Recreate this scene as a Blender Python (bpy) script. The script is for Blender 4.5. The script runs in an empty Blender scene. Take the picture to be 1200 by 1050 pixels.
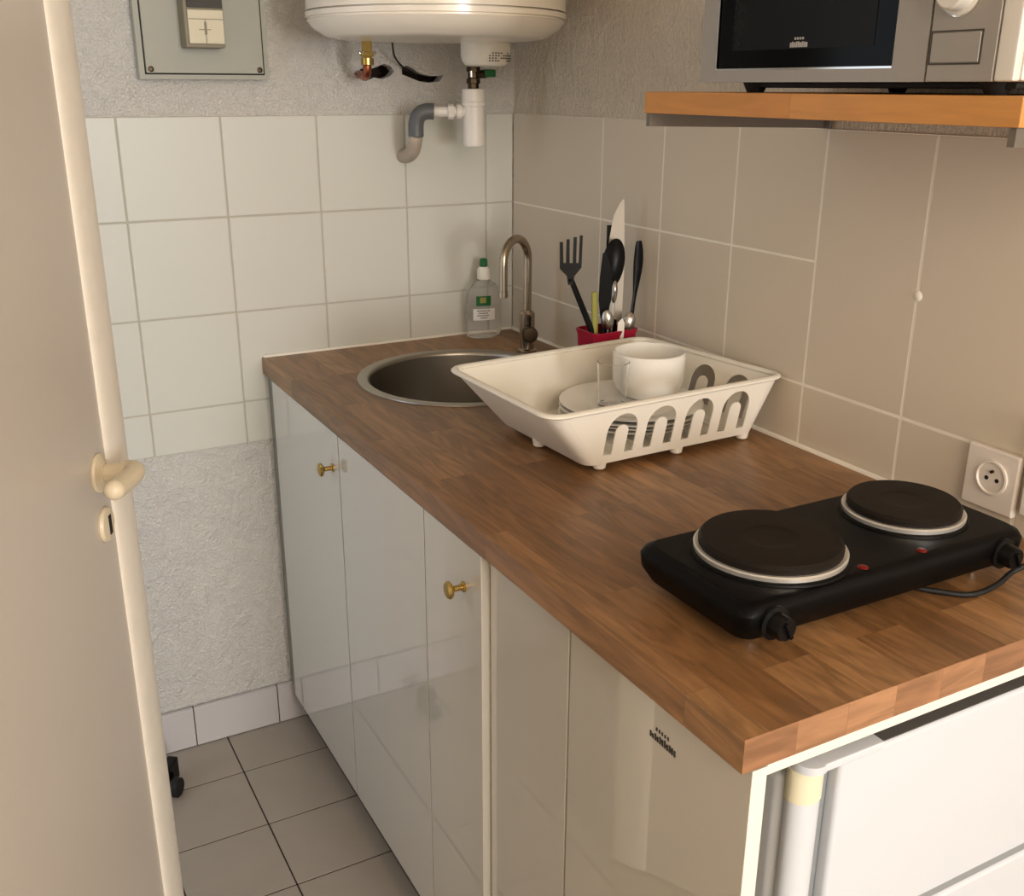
import bpy, bmesh, math, random
from mathutils import Vector, Matrix
random.seed(4)
PI = math.pi
COL = bpy.context.scene.collection

# ------------------------------------------------------------------ materials
def new_mat(name):
    m = bpy.data.materials.new(name); m.use_nodes = True
    nt = m.node_tree
    return m, nt, nt.nodes['Principled BSDF'], nt.nodes, nt.links

def srgb(r, g, b):
    f = lambda c: (c/255/12.92) if c/255 <= .04045 else ((c/255+.055)/1.055)**2.4
    return (f(r), f(g), f(b), 1)

def mat(name, col, rough=.5, metal=0, spec=.5, noise=0, nscale=30, bump=0, bscale=60, coat=0, trans=0, ior=1.45, emit=None, alpha=1, rnoise=0):
    m, nt, b, N, L = new_mat(name)
    b.inputs['Base Color'].default_value = col
    b.inputs['Roughness'].default_value = rough
    b.inputs['Metallic'].default_value = metal
    b.inputs['Specular IOR Level'].default_value = spec
    b.inputs['IOR'].default_value = ior
    b.inputs['Transmission Weight'].default_value = trans
    b.inputs['Coat Weight'].default_value = coat
    b.inputs['Coat Roughness'].default_value = .05
    b.inputs['Alpha'].default_value = alpha
    tc = N.new('ShaderNodeTexCoord')
    if noise or rnoise:
        n = N.new('ShaderNodeTexNoise'); n.inputs['Scale'].default_value = nscale; n.inputs['Detail'].default_value = 4
        L.new(tc.outputs['Object'], n.inputs['Vector'])
        if noise:
            mx = N.new('ShaderNodeMix'); mx.data_type = 'RGBA'
            mx.inputs[6].default_value = tuple(c*(1-noise) for c in col[:3])+(1,)
            mx.inputs[7].default_value = tuple(min(1, c*(1+noise)) for c in col[:3])+(1,)
            L.new(n.outputs['Fac'], mx.inputs[0]); L.new(mx.outputs[2], b.inputs['Base Color'])
        if rnoise:
            mr = N.new('ShaderNodeMapRange'); mr.inputs[3].default_value = rough-rnoise; mr.inputs[4].default_value = rough+rnoise
            L.new(n.outputs['Fac'], mr.inputs[0]); L.new(mr.outputs[0], b.inputs['Roughness'])
    if bump:
        n2 = N.new('ShaderNodeTexNoise'); n2.inputs['Scale'].default_value = bscale; n2.inputs['Detail'].default_value = 5
        L.new(tc.outputs['Object'], n2.inputs['Vector'])
        bp = N.new('ShaderNodeBump'); bp.inputs['Strength'].default_value = 1; bp.inputs['Distance'].default_value = bump
        L.new(n2.outputs['Fac'], bp.inputs['Height']); L.new(bp.outputs[0], b.inputs['Normal'])
    return m

def plaster_mat(name, col, stretch=(1, 1, 1), dist=.0115):
    m, nt, b, N, L = new_mat(name)
    b.inputs['Roughness'].default_value = .75
    tc = N.new('ShaderNodeTexCoord'); mp = N.new('ShaderNodeMapping'); mp.inputs['Scale'].default_value = stretch
    L.new(tc.outputs['Object'], mp.inputs['Vector'])
    n1 = N.new('ShaderNodeTexNoise'); n1.inputs['Scale'].default_value = 210; n1.inputs['Detail'].default_value = 6; n1.inputs['Roughness'].default_value = .6; n1.inputs['Distortion'].default_value = .6
    n2 = N.new('ShaderNodeTexNoise'); n2.inputs['Scale'].default_value = 22; n2.inputs['Detail'].default_value = 3; n2.inputs['Distortion'].default_value = 1.5
    L.new(mp.outputs[0], n1.inputs['Vector']); L.new(mp.outputs[0], n2.inputs['Vector'])
    ad = N.new('ShaderNodeMath'); ad.operation = 'MULTIPLY_ADD'; ad.inputs[1].default_value = 1.3
    L.new(n2.outputs['Fac'], ad.inputs[0]); L.new(n1.outputs['Fac'], ad.inputs[2])
    bp = N.new('ShaderNodeBump'); bp.inputs['Strength'].default_value = 1; bp.inputs['Distance'].default_value = dist
    L.new(ad.outputs[0], bp.inputs['Height']); L.new(bp.outputs[0], b.inputs['Normal'])
    mx = N.new('ShaderNodeMix'); mx.data_type = 'RGBA'
    mx.inputs[6].default_value = tuple(c*.88 for c in col[:3])+(1,); mx.inputs[7].default_value = tuple(min(1, c*1.06) for c in col[:3])+(1,)
    L.new(n2.outputs['Fac'], mx.inputs[0]); L.new(mx.outputs[2], b.inputs['Base Color'])
    return m

def wood_mat(name, c1, c2, c3, bw, rh, order=(1, 0), rough=.38, grain=.5, seam=.35, off=0.5):
    # glued staves: order gives which object axes run along / across the stave
    m, nt, b, N, L = new_mat(name)
    tc = N.new('ShaderNodeTexCoord'); sp = N.new('ShaderNodeSeparateXYZ'); L.new(tc.outputs['Object'], sp.inputs[0])
    cb = N.new('ShaderNodeCombineXYZ')
    L.new(sp.outputs[order[0]], cb.inputs[0]); L.new(sp.outputs[order[1]], cb.inputs[1])
    br = N.new('ShaderNodeTexBrick'); br.offset = off; br.offset_frequency = 2
    br.inputs['Scale'].default_value = 1; br.inputs['Brick Width'].default_value = bw; br.inputs['Row Height'].default_value = rh
    br.inputs['Mortar Size'].default_value = .0003; br.inputs['Mortar Smooth'].default_value = .5; br.inputs['Bias'].default_value = 0
    br.inputs['Color1'].default_value = (0, 0, 0, 1); br.inputs['Color2'].default_value = (1, 1, 1, 1); br.inputs['Mortar'].default_value = (.2, .2, .2, 1)
    L.new(cb.outputs[0], br.inputs['Vector'])
    ramp = N.new('ShaderNodeValToRGB'); e = ramp.color_ramp.elements
    e[0].position = 0; e[0].color = c1; e[1].position = 1; e[1].color = c3
    k = ramp.color_ramp.elements.new(.5); k.color = c2
    L.new(br.outputs['Color'], ramp.inputs[0])
    # grain, offset per stave
    mp = N.new('ShaderNodeMapping')
    sc = [55, 55, 55]; sc[order[0]] = 5
    mp.inputs['Scale'].default_value = sc
    addv = N.new('ShaderNodeVectorMath'); addv.operation = 'MULTIPLY_ADD'; addv.inputs[1].default_value = (3.1, 3.1, 3.1)
    L.new(br.outputs['Color'], addv.inputs[0]); L.new(tc.outputs['Object'], addv.inputs[2])
    L.new(addv.outputs[0], mp.inputs['Vector'])
    n = N.new('ShaderNodeTexNoise'); n.inputs['Scale'].default_value = 1; n.inputs['Detail'].default_value = 6; n.inputs['Roughness'].default_value = .65; n.inputs['Distortion'].default_value = 1.2
    L.new(mp.outputs[0], n.inputs['Vector'])
    mp2 = N.new('ShaderNodeMapping'); sc2 = [9, 9, 9]; sc2[order[0]] = 1.6
    mp2.inputs['Scale'].default_value = sc2; L.new(addv.outputs[0], mp2.inputs['Vector'])
    wv = N.new('ShaderNodeTexNoise'); wv.inputs['Scale'].default_value = 1.5; wv.inputs['Detail'].default_value = 2; wv.inputs['Distortion'].default_value = 2.5
    L.new(mp2.outputs[0], wv.inputs['Vector'])
    sn = N.new('ShaderNodeMath'); sn.operation = 'MULTIPLY'; sn.inputs[1].default_value = 22; L.new(wv.outputs['Fac'], sn.inputs[0])
    si = N.new('ShaderNodeMath'); si.operation = 'SINE'; L.new(sn.outputs[0], si.inputs[0])
    ma = N.new('ShaderNodeMath'); ma.operation = 'MULTIPLY_ADD'; ma.inputs[1].default_value = .11; L.new(si.outputs[0], ma.inputs[0]); L.new(n.outputs['Fac'], ma.inputs[2])
    mr = N.new('ShaderNodeMapRange'); mr.inputs[1].default_value = .3; mr.inputs[2].default_value = .75; mr.inputs[3].default_value = 1-grain*.6; mr.inputs[4].default_value = 1+grain*.45
    L.new(ma.outputs[0], mr.inputs[0])
    mul = N.new('ShaderNodeVectorMath'); mul.operation = 'SCALE'
    L.new(ramp.outputs[0], mul.inputs[0]); L.new(mr.outputs[0], mul.inputs['Scale'])
    mx = N.new('ShaderNodeMix'); mx.data_type = 'RGBA'; mx.inputs[7].default_value = tuple(c*.35 for c in c1[:3])+(1,)
    fm = N.new('ShaderNodeMath'); fm.operation = 'MULTIPLY'; fm.inputs[1].default_value = seam; L.new(br.outputs['Fac'], fm.inputs[0])
    L.new(fm.outputs[0], mx.inputs[0]); L.new(mul.outputs[0], mx.inputs[6]); L.new(mx.outputs[2], b.inputs['Base Color'])
    b.inputs['Roughness'].default_value = rough
    bp = N.new('ShaderNodeBump'); bp.inputs['Strength'].default_value = .25; bp.inputs['Distance'].default_value = .0008
    L.new(n.outputs['Fac'], bp.inputs['Height']); L.new(bp.outputs[0], b.inputs['Normal'])
    return m

M = {}
M['plaster'] = plaster_mat('rough white plaster', srgb(246, 240, 229))
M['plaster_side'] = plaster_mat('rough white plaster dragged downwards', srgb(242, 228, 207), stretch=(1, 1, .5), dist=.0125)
M['paint'] = mat('matt room paint', srgb(222, 212, 198), .8, noise=.03, nscale=3)
M['tile'] = mat('glazed off-white wall tile', srgb(207, 205, 193), .34, spec=.35, noise=.035, nscale=2.3, bump=.0004, bscale=7)
M['tile_side'] = mat('glazed wall tile with warm light in colour', srgb(210, 198, 179), .34, spec=.35, noise=.035, nscale=2.3, bump=.0004, bscale=7)  # same tile as the back wall, warm bounced light put into the colour
M['grout'] = mat('grey wall grout', srgb(188, 182, 168), .85, noise=.08, nscale=60)
M['grout_light'] = mat('pale wall grout', srgb(240, 233, 218), .8, noise=.04, nscale=60)
M['floortile'] = mat('greige floor tile', srgb(160, 150, 137), .34, noise=.07, nscale=14, rnoise=.06)
M['floorgrout'] = mat('dark floor grout', srgb(58, 46, 38), .9, noise=.2, nscale=90)
M['plinth'] = mat('pale grey glazed plinth tile', srgb(196, 190, 188), .25, noise=.03, nscale=6)
M['oak'] = wood_mat('oiled oak worktop staves', srgb(122, 86, 53), srgb(139, 100, 63), srgb(158, 118, 78), .43, .066, grain=.55, seam=.25)
M['oak_end'] = wood_mat('oak worktop end grain', srgb(144, 103, 73), srgb(157, 114, 81), srgb(170, 127, 92), .066, .2, order=(0, 2), grain=.45, seam=.3)
M['bamboo'] = wood_mat('bamboo shelf board', srgb(192, 130, 62), srgb(200, 140, 72), srgb(206, 148, 82), .32, .5, order=(1, 0), rough=.4, grain=.16, seam=.7)
M['lacquer'] = mat('glossy white cabinet lacquer', srgb(198, 193, 182), .025, spec=.5, ior=2.25, noise=.01, nscale=2)
M['lacquer_edge'] = mat('white cabinet edge band', srgb(236, 232, 222), .3, noise=.01)
M['carcass'] = mat('grey-white carcass board', srgb(150, 143, 132), .5, noise=.03)
M['stripgrey'] = mat('olive grey strip', srgb(128, 123, 110), .6, noise=.04)
M['blade'] = mat('dull knife steel', srgb(150, 142, 130), .42, .6, noise=.04, nscale=30)
M['ringsteel'] = mat('bright satin ring steel', srgb(225, 222, 216), .34, .75, noise=.03)
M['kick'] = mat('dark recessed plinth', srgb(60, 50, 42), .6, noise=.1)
M['fridge'] = mat('white enamel fridge', srgb(211, 216, 223), .22, noise=.01, nscale=3)
M['fridgegap'] = mat('grey fridge gasket', srgb(140, 144, 146), .6, noise=.04)
M['fridgeshade'] = mat('painted fridge gap shade', srgb(92, 90, 88), .7, noise=.04)  # shade colour for the gap above the fridge door
M['yellow'] = mat('aged yellow tape', srgb(228, 222, 194), .5, noise=.03)
M['steel'] = mat('brushed stainless steel', srgb(190, 186, 178), .26, 1, noise=.05, nscale=40, rnoise=.06)
M['sinksteel'] = mat('satin stainless sink', srgb(168, 162, 152), .33, 1, noise=.06, nscale=12, rnoise=.08)
M['nickel'] = mat('brushed nickel tap', srgb(172, 160, 142), .24, 1, noise=.04, nscale=50)
M['darkmetal'] = mat('dark tarnished metal', srgb(72, 62, 50), .4, 1, noise=.2, nscale=80)
M['chrome'] = mat('chrome', srgb(225, 222, 215), .1, 1, noise=.02)
M['brass'] = mat('polished brass', srgb(190, 160, 90), .25, 1, noise=.1, nscale=60)
M['copper'] = mat('aged copper pipe', srgb(150, 86, 60), .4, 1, noise=.2, nscale=60)
M['black'] = mat('black enamel', srgb(8, 8, 8), .4, spec=.13, noise=.1, nscale=40, bump=.0002, bscale=300)
M['plate'] = mat('cast iron hotplate', srgb(27, 21, 17), .5, spec=.18, noise=.12, nscale=30, rnoise=.05)
M['blackplastic'] = mat('black plastic', srgb(13, 13, 13), .38, spec=.22, noise=.1, nscale=50)
M['rubber'] = mat('black rubber', srgb(15, 15, 15), .6, noise=.1)
M['red'] = mat('dull red indicator lens', srgb(110, 22, 20), .3, noise=.05)
M['whiteplastic'] = mat('cream white plastic', srgb(238, 231, 216), .38, noise=.01, nscale=8)
M['whitegloss'] = mat('white glazed china', srgb(240, 235, 224), .14, noise=.01, nscale=8)
M['heater'] = mat('white enamelled heater shell', srgb(233, 224, 208), .2, spec=.6, noise=.01, nscale=4)
M['pvc'] = mat('white waste pipe plastic', srgb(232, 226, 216), .35, noise=.03, nscale=30)
M['greypvc'] = mat('dark grey pvc elbow', srgb(92, 94, 94), .4, noise=.06, nscale=30)
M['dirtypvc'] = mat('stained beige pipe', srgb(178, 164, 146), .6, noise=.2, nscale=50)
M['green'] = mat('green plastic', srgb(24, 98, 48), .4, noise=.05)
M['lime'] = mat('pale yellow-green plastic', srgb(150, 146, 70), .4, noise=.05)
M['crimson'] = mat('crimson plastic', srgb(160, 22, 50), .3, noise=.04)
M['panelgrey'] = mat('grey-green painted panel cover', srgb(158, 156, 142), .45, noise=.04, nscale=8)
M['breaker'] = mat('cream breaker plastic', srgb(206, 196, 168), .45, noise=.03)
M['breakerbody'] = mat('olive grey breaker housing', srgb(128, 120, 98), .5, noise=.04)
M['darkmark'] = mat('dark printed mark', srgb(60, 56, 50), .6, noise=.05)
M['greymark'] = mat('pale grey printed mark', srgb(170, 168, 164), .5, noise=.05)
M['silver'] = mat('silver painted plastic', srgb(158, 152, 144), .35, .35, noise=.02, nscale=20)
M['silver_light'] = mat('light silver casing', srgb(222, 218, 210), .35, .15, noise=.02, nscale=20)
M['winglass'] = mat('black microwave glass', srgb(7, 7, 7), .12, spec=.12, noise=.05, nscale=3)
M['wingrey'] = mat('dark oven screen', srgb(20, 20, 19), .25, spec=.15, noise=.1, nscale=200)
M['bracket'] = mat('dull galvanised bracket', srgb(112, 105, 96), .5, .3, noise=.1, nscale=25)
M['doorpaint'] = mat('beige gloss door paint', srgb(196, 187, 176), .26, noise=.03, nscale=4, bump=.001, bscale=6)
M['dooredge'] = mat('chipped cream door edge paint', srgb(230, 222, 208), .4, noise=.07, nscale=35, bump=.0012, bscale=40)
M['handle'] = mat('cream plastic handle', srgb(218, 204, 176), .35, noise=.02)
M['socket'] = mat('white socket plastic', srgb(226, 216, 204), .35, noise=.01)
M['cleargl'] = mat('clear drinking glass', (1, 1, 1, 1), .02, trans=1, ior=1.3, noise=0)
M['clearplastic'] = mat('clear thin bottle plastic', (.93, .93, .92, 1), .06, trans=.9, ior=1.12)
M['label'] = mat('white paper label', srgb(232, 228, 222), .6, noise=.02)
M['cavity'] = mat('dark broken masonry', srgb(58, 44, 34), .95, noise=.4, nscale=60, bump=.01, bscale=60)

# ------------------------------------------------------------------ builders
def finish(bm, ang=38):
    bm.normal_update()
    bmesh.ops.recalc_face_normals(bm, faces=bm.faces)
    for f in bm.faces: f.smooth = True
    lim = math.radians(ang)
    for e in bm.edges:
        if len(e.link_faces) != 2 or e.calc_face_angle(0) > lim: e.smooth = False

ORIG = {}
def obj(name, bm, m, parent=None, ang=38, label=None):
    finish(bm, ang)
    o0 = Vector((0, 0, 0))
    if parent is not None: o0 = ORIG[parent.name]
    bmesh.ops.translate(bm, verts=bm.verts, vec=-o0)
    me = bpy.data.meshes.new(name); bm.to_mesh(me); bm.free()
    for x in (m if isinstance(m, (list, tuple)) else [m]): me.materials.append(M[x] if isinstance(x, str) else x)
    o = bpy.data.objects.new(name, me); COL.objects.link(o)
    if parent is not None: o.parent = parent
    ORIG[o.name] = o0
    wn = o.modifiers.new('weighted', 'WEIGHTED_NORMAL'); wn.keep_sharp = True; wn.weight = 100
    if label: o['label'] = label
    return o

def thing(name, loc, label, cat, group=None):
    o = bpy.data.objects.new(name, None); COL.objects.link(o); o.location = loc; o.empty_display_size = .05
    ORIG[o.name] = Vector(loc); o['label'] = label; o['category'] = cat
    if group: o['group'] = group
    return o

def tag(o, label, cat, group=None):
    o['label'] = label; o['category'] = cat
    if group: o['group'] = group
    return o

def struct(name, bm, m, parent=None):
    o = obj(name, bm, m, parent)
    if parent is None: o['kind'] = 'structure'
    return o

def B(): return bmesh.new()

def box(bm, x0, x1, y0, y1, z0, z1, bev=0, seg=2, mi=0):
    r = bmesh.ops.create_cube(bm, size=1)
    vs = r['verts']
    for v in vs:
        v.co = Vector(((x0+x1)/2+v.co.x*(x1-x0), (y0+y1)/2+v.co.y*(y1-y0), (z0+z1)/2+v.co.z*(z1-z0)))
    fs = list({f for v in vs for f in v.link_faces})
    for f in fs: f.material_index = mi
    if bev:
        es = list({e for v in vs for e in v.link_edges})
        rr = bmesh.ops.bevel(bm, geom=es, offset=bev, segments=seg, profile=.5, affect='EDGES')
        for f in rr['faces']: f.material_index = mi
    return bm

def obox(bm, c, ax, hs, bev=0, seg=2, mi=0):
    """oriented box: centre, 3 axes, half sizes"""
    r = bmesh.ops.create_cube(bm, size=2); vs = r['verts']
    if bev:
        for v in vs: v.co = Vector((v.co.x*hs[0], v.co.y*hs[1], v.co.z*hs[2]))
        es = list({e for v in vs for e in v.link_edges})
        rr = bmesh.ops.bevel(bm, geom=es, offset=bev, segments=seg, profile=.5, affect='EDGES')
        vs = list({v for f in rr['faces'] for v in f.verts} | {v for v in vs if v.is_valid})
    else:
        for v in vs: v.co = Vector((v.co.x*hs[0], v.co.y*hs[1], v.co.z*hs[2]))
    c = Vector(c); A = [Vector(a).normalized() for a in ax]
    for v in vs: v.co = c+A[0]*v.co.x+A[1]*v.co.y+A[2]*v.co.z
    for f in {f for v in vs for f in v.link_faces}: f.material_index = mi
    return bm

def lathe(bm, c, prof, n=40, axis=(0, 0, 1), cap=True, mi=0, sx=1, sy=1):
    """prof: list of (radius, height along axis)"""
    c = Vector(c); z = Vector(axis).normalized()
    t = Vector((1, 0, 0)) if abs(z.x) < .9 else Vector((0, 1, 0))
    x = (t-z*t.dot(z)).normalized(); y = z.cross(x)
    rings = []
    for r, h in prof:
        if r < 1e-6: rings.append([bm.verts.new(c+z*h)])
        else: rings.append([bm.verts.new(c+z*h+x*(r*sx*math.cos(2*PI*i/n))+y*(r*sy*math.sin(2*PI*i/n))) for i in range(n)])
    for a, b in zip(rings, rings[1:]):
        for i in range(n):
            j = (i+1) % n
            if len(a) == 1 and len(b) == 1: continue
            if len(a) == 1: f = bm.faces.new((a[0], b[i], b[j]))
            elif len(b) == 1: f = bm.faces.new((a[i], a[j], b[0]))
            else: f = bm.faces.new((a[i], a[j], b[j], b[i]))
            f.material_index = mi
    if cap:
        for rg in (rings[0], rings[-1]):
            if len(rg) > 2:
                f = bm.faces.new(rg); f.material_index = mi
    return bm

def catmull(pts, n=8, closed=False):
    P = [Vector(p) for p in pts]; out = []
    m = len(P)
    rng = range(m if closed else m-1)
    for i in rng:
        if closed: p0, p1, p2, p3 = P[(i-1) % m], P[i], P[(i+1) % m], P[(i+2) % m]
        else: p0, p1, p2, p3 = P[max(i-1, 0)], P[i], P[i+1], P[min(i+2, m-1)]
        for k in range(n):
            t = k/n
            out.append(.5*((2*p1)+(p2-p0)*t+(2*p0-5*p1+4*p2-p3)*t*t+(3*p1-p0-3*p2+p3)*t**3))
    if not closed: out.append(P[-1])
    return out

def tube(bm, pts, r, n=12, closed=False, cap=True, flat=1, up=None, mi=0):
    """sweep along points; r number or list; flat squashes the section along up"""
    P = [Vector(p) for p in pts]; m = len(P)
    R = r if isinstance(r, (list, tuple)) else [r]*m
    rings = []; prev = None
    for i in range(m):
        if closed: t = P[(i+1) % m]-P[i-1]
        else: t = P[min(i+1, m-1)]-P[max(i-1, 0)]
        t.normalize()
        if prev is None:
            u = Vector(up) if up else (Vector((0, 0, 1)) if abs(t.z) < .9 else Vector((1, 0, 0)))
        else: u = prev
        u = (u-t*u.dot(t)).normalized(); prev = u; w = t.cross(u)
        rings.append([bm.verts.new(P[i]+u*(R[i]*flat*math.cos(2*PI*k/n))+w*(R[i]*math.sin(2*PI*k/n))) for k in range(n)])
    pairs = list(zip(rings, rings[1:]))
    if closed: pairs.append((rings[-1], rings[0]))
    for a, b in pairs:
        for i in range(n):
            j = (i+1) % n; f = bm.faces.new((a[i], a[j], b[j], b[i])); f.material_index = mi
    if cap and not closed:
        bm.faces.new(rings[0]).material_index = mi; bm.faces.new(rings[-1]).material_index = mi
    return bm

def sheet(loops, thick):
    """flat plate from 2D loops (first is the outline, others are holes) -> list of verts, faces in (u,v,w)"""
    cu = bpy.data.curves.new('tmp', 'CURVE'); cu.dimensions = '2D'; cu.fill_mode = 'BOTH'; cu.extrude = thick/2
    for lp in loops:
        s = cu.splines.new('POLY'); s.points.add(len(lp)-1); s.use_cyclic_u = True
        for p, q in zip(s.points, lp): p.co = (q[0], q[1], 0, 1)
    o = bpy.data.objects.new('tmp', cu); COL.objects.link(o)
    dg = bpy.context.evaluated_depsgraph_get(); dg.update()
    me = bpy.data.meshes.new_from_object(o.evaluated_get(dg))
    V = [v.co.copy() for v in me.vertices]; F = [list(p.vertices) for p in me.polygons]
    bpy.data.objects.remove(o); bpy.data.curves.remove(cu); bpy.data.meshes.remove(me)
    return V, F

def add_sheet(bm, loops, thick, fn, mi=0, sub=None):
    V, F = sheet(loops, thick)
    vs = [bm.verts.new(fn(*v)) for v in V]
    for f in F:
        try: bm.faces.new([vs[i] for i in f]).material_index = mi
        except ValueError: pass
    bmesh.ops.remove_doubles(bm, verts=vs, dist=1e-6)
    return bm

def blade(bm, pts, thick, origin, ux, uz):
    """flat outline in (u,v) at origin, axes ux, uz, with real thickness"""
    o = Vector(origin); ux = Vector(ux).normalized(); uz = Vector(uz); uz = (uz-ux*uz.dot(ux)).normalized(); un = ux.cross(uz)
    add_sheet(bm, [pts] if not isinstance(pts[0][0], (tuple, list)) else pts, thick, lambda u, v, w: o+ux*u+uz*v+un*w)
    return bm

# ------------------------------------------------------------------ measured room
H = .9204; T = 1.4246; WD = .6257; LN = 1.593; TK = .036
XL, YR, ZC = -1.45, -6.5, 2.5

# back wall (plane y = 0): plaster skin with two ragged holes, tiles, slab behind
bm = B()
def blob(cx, cz, pts): return [(cx+a, cz+b) for a, b in pts]
hole1 = [(-.381, 1.507), (-.372, 1.497), (-.35, 1.494), (-.336, 1.499), (-.318, 1.496), (-.300, 1.502), (-.289, 1.512), (-.296, 1.521), (-.313, 1.527), (-.327, 1.521), (-.345, 1.516), (-.362, 1.518)]
hole2 = [(-.272, 1.521), (-.272, 1.506), (-.255, 1.500), (-.232, 1.492), (-.206, 1.489), (-.184, 1.492), (-.172, 1.506), (-.186, 1.503), (-.205, 1.503), (-.228, 1.508), (-.246, 1.518), (-.258, 1.524)]
hole3 = [(-.275+.026*math.cos(a*PI/6), 1.336+.024*math.sin(a*PI/6)) for a in range(12)]
outer = [(XL-.02, -.01), (.06, -.01), (.06, ZC+.02), (XL-.02, ZC+.02)]
add_sheet(bm, [outer, hole1, hole2, hole3], .03, lambda u, v, w: Vector((u, .019+w, v)))
box(bm, XL-.02, .12, .10, .16, -.01, ZC+.02, mi=1)
# tiles
def tiles(bm, us, vs, place, g=.0022, bev=.0012, mi=2, skip=None):
    for i in range(len(us)-1):
        for j in range(len(vs)-1):
            if skip and skip(i, j): continue
            place(bm, us[i]+g/2, us[i+1]-g/2, vs[j]+g/2, vs[j+1]-g/2)
kx = [-.0715-.2*n for n in range(7)]
us = sorted([XL]+[k for k in kx if k > XL]+[-.0005])
vs = [.7284, T-.6, T-.4, T-.2, T]
def pb(bm, a, b, c, d): box(bm, a, b, 0, .006, c, d, bev=.0012, seg=2, mi=2)
# tile with the pipe hole is split round the pipe
tiles(bm, us, vs, pb, g=.0036)
box(bm, XL, -.0005, .0022, .0061, .7284+.001, T-.001, mi=3)
wall_back = struct('wall_back', bm, ['plaster', 'cavity', 'tile', 'grout'])

# right wall (plane x = 0), ends at the corner of the alcove
YE = -1.62
bm = B()
box(bm, .004, .12, YE, .05, 0, ZC, mi=0)
ym = [-.0005, -.377, -.583, -.791, -.993, -1.195, -1.398, YE+.002]
mirr = sorted(ym)
for i in range(len(mirr)-1):
    a, b = mirr[i], mirr[i+1]
    big = b <= -.99
    rows = [H-.04, T-.4, T-.2, T] if not big else [H-.04, T-.4, T]
    for c, d in zip(rows, rows[1:]):
        g = .0035 if not big else .0045
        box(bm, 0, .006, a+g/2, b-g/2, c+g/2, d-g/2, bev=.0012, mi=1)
box(bm, .0006, .0062, YE+.001, -.001, H-.04, T-.001, mi=2)
# lump of grout on the joint
lathe(bm, (.003, -1.196, 1.205), [(.010, 0), (.008, .003), (0, .006)], n=10, axis=(-1, 0, 0), mi=2)
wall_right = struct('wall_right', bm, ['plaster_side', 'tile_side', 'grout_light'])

# rest of the room: left wall, rear wall with the window, side room, ceiling
bm = B(); LY0, LY1, LZ0, LZ1 = -.66, -.08, .12, 2.05
add_sheet(bm, [[(YR-.1, 0), (.16, 0), (.16, ZC), (YR-.1, ZC)], [(LY0, LZ0), (LY1, LZ0), (LY1, LZ1), (LY0, LZ1)]], .1, lambda u, v, w: Vector((XL-.05+w, u, v)))
struct('wall_left', bm, 'paint')
bm = B()
for a, b in ((LY0, LY0+.035), (LY1-.035, LY1)): box(bm, XL-.08, XL-.03, a, b, LZ0, LZ1, .004)
for a, b in ((LZ0, LZ0+.035), (LZ1-.035, LZ1)): box(bm, XL-.08, XL-.03, LY0, LY1, a, b, .004)
struct('window_2', bm, 'lacquer_edge')
bm = B(); box(bm, .12, 1.3, YE, YE+.1, 0, ZC); struct('wall_alcove', bm, 'paint')
bm = B(); box(bm, 1.3, 1.4, YR, YE+.1, 0, ZC); struct('wall_far_right', bm, 'paint')
WX0, WX1, WZ0, WZ1 = -.98, -.02, .85, 2.25
bm = B()
box(bm, XL, WX0, YR-.12, YR, 0, ZC); box(bm, WX1, 1.4, YR-.12, YR, 0, ZC)
box(bm, WX0, WX1, YR-.12, YR, 0, WZ0); box(bm, WX0, WX1, YR-.12, YR, WZ1, ZC)
struct('wall_rear', bm, 'paint')
bm = B()
for a, b in ((WX0, WX0+.04), (WX1-.04, WX1)): box(bm, a, b, YR-.1, YR-.04, WZ0, WZ1, .004)
for a, b in ((WZ0, WZ0+.04), (WZ1-.04, WZ1)): box(bm, WX0, WX1, YR-.1, YR-.04, a, b, .004)
struct('window_1', bm, 'lacquer_edge')
bm = B(); box(bm, XL-.1, 1.4, YR-.12, .16, ZC, ZC+.1); struct('ceiling', bm, 'paint')

# floor
bm = B()
box(bm, XL, 1.4, YR, .16, -.05, -.0015, mi=1)
fx = [-.783+.2*k for k in range(-4, 11)]; fy = [-.1606-.2*k for k in range(32)]
fx = sorted([XL+.001]+[v for v in fx if XL < v < 1.29]+[1.3]); fy = sorted([-.001]+[v for v in fy if v > YR]+[YR+.001])
for i in range(len(fx)-1):
    for j in range(len(fy)-1):
        box(bm, fx[i]+.0016, fx[i+1]-.0016, fy[j]+.0016, fy[j+1]-.0016, -.012, 0, bev=.001, seg=1, mi=0)
struct('floor', bm, ['floortile', 'floorgrout'])

# tiled baseboard of the back wall
bm = B()
bxs = [XL, -1.0545-.2, -.8545-.2, -.8545, -.6545, -.48]
for a, b in zip(bxs, bxs[1:]): box(bm, a+.001, b-.001, -.012, -.0002, .002, .1031, bev=.0015)
box(bm, XL, -.48, -.008, -.0001, .001, .1025, mi=1)
struct('baseboard_back', bm, ['plinth', 'floorgrout'])
bm = B(); box(bm, XL, XL+.012, YR, -.013, .001, .103, bev=.002); struct('baseboard_left', bm, 'plinth')

# silicone beads along the worktop
bm = B(); tube(bm, [(-.004, -.004, H+.001), (-.004, -LN+.2, H+.001)], .005, 8)
struct('trim_1', bm, 'grout_light')
bm = B(); tube(bm, [(-WD+.004, -.004, H+.001), (-.004, -.004, H+.001)], .0042, 8)
struct('trim_2', bm, 'grout_light')

# white cable trunking at the right border
bm = B(); box(bm, -.012, -.0003, -1.445, -1.412, .955, 1.085, bev=.002)
tag(obj('cable_trunking', bm, 'lacquer_edge'), 'short white cable trunking on tiled wall right of the socket', 'trunking')

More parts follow.
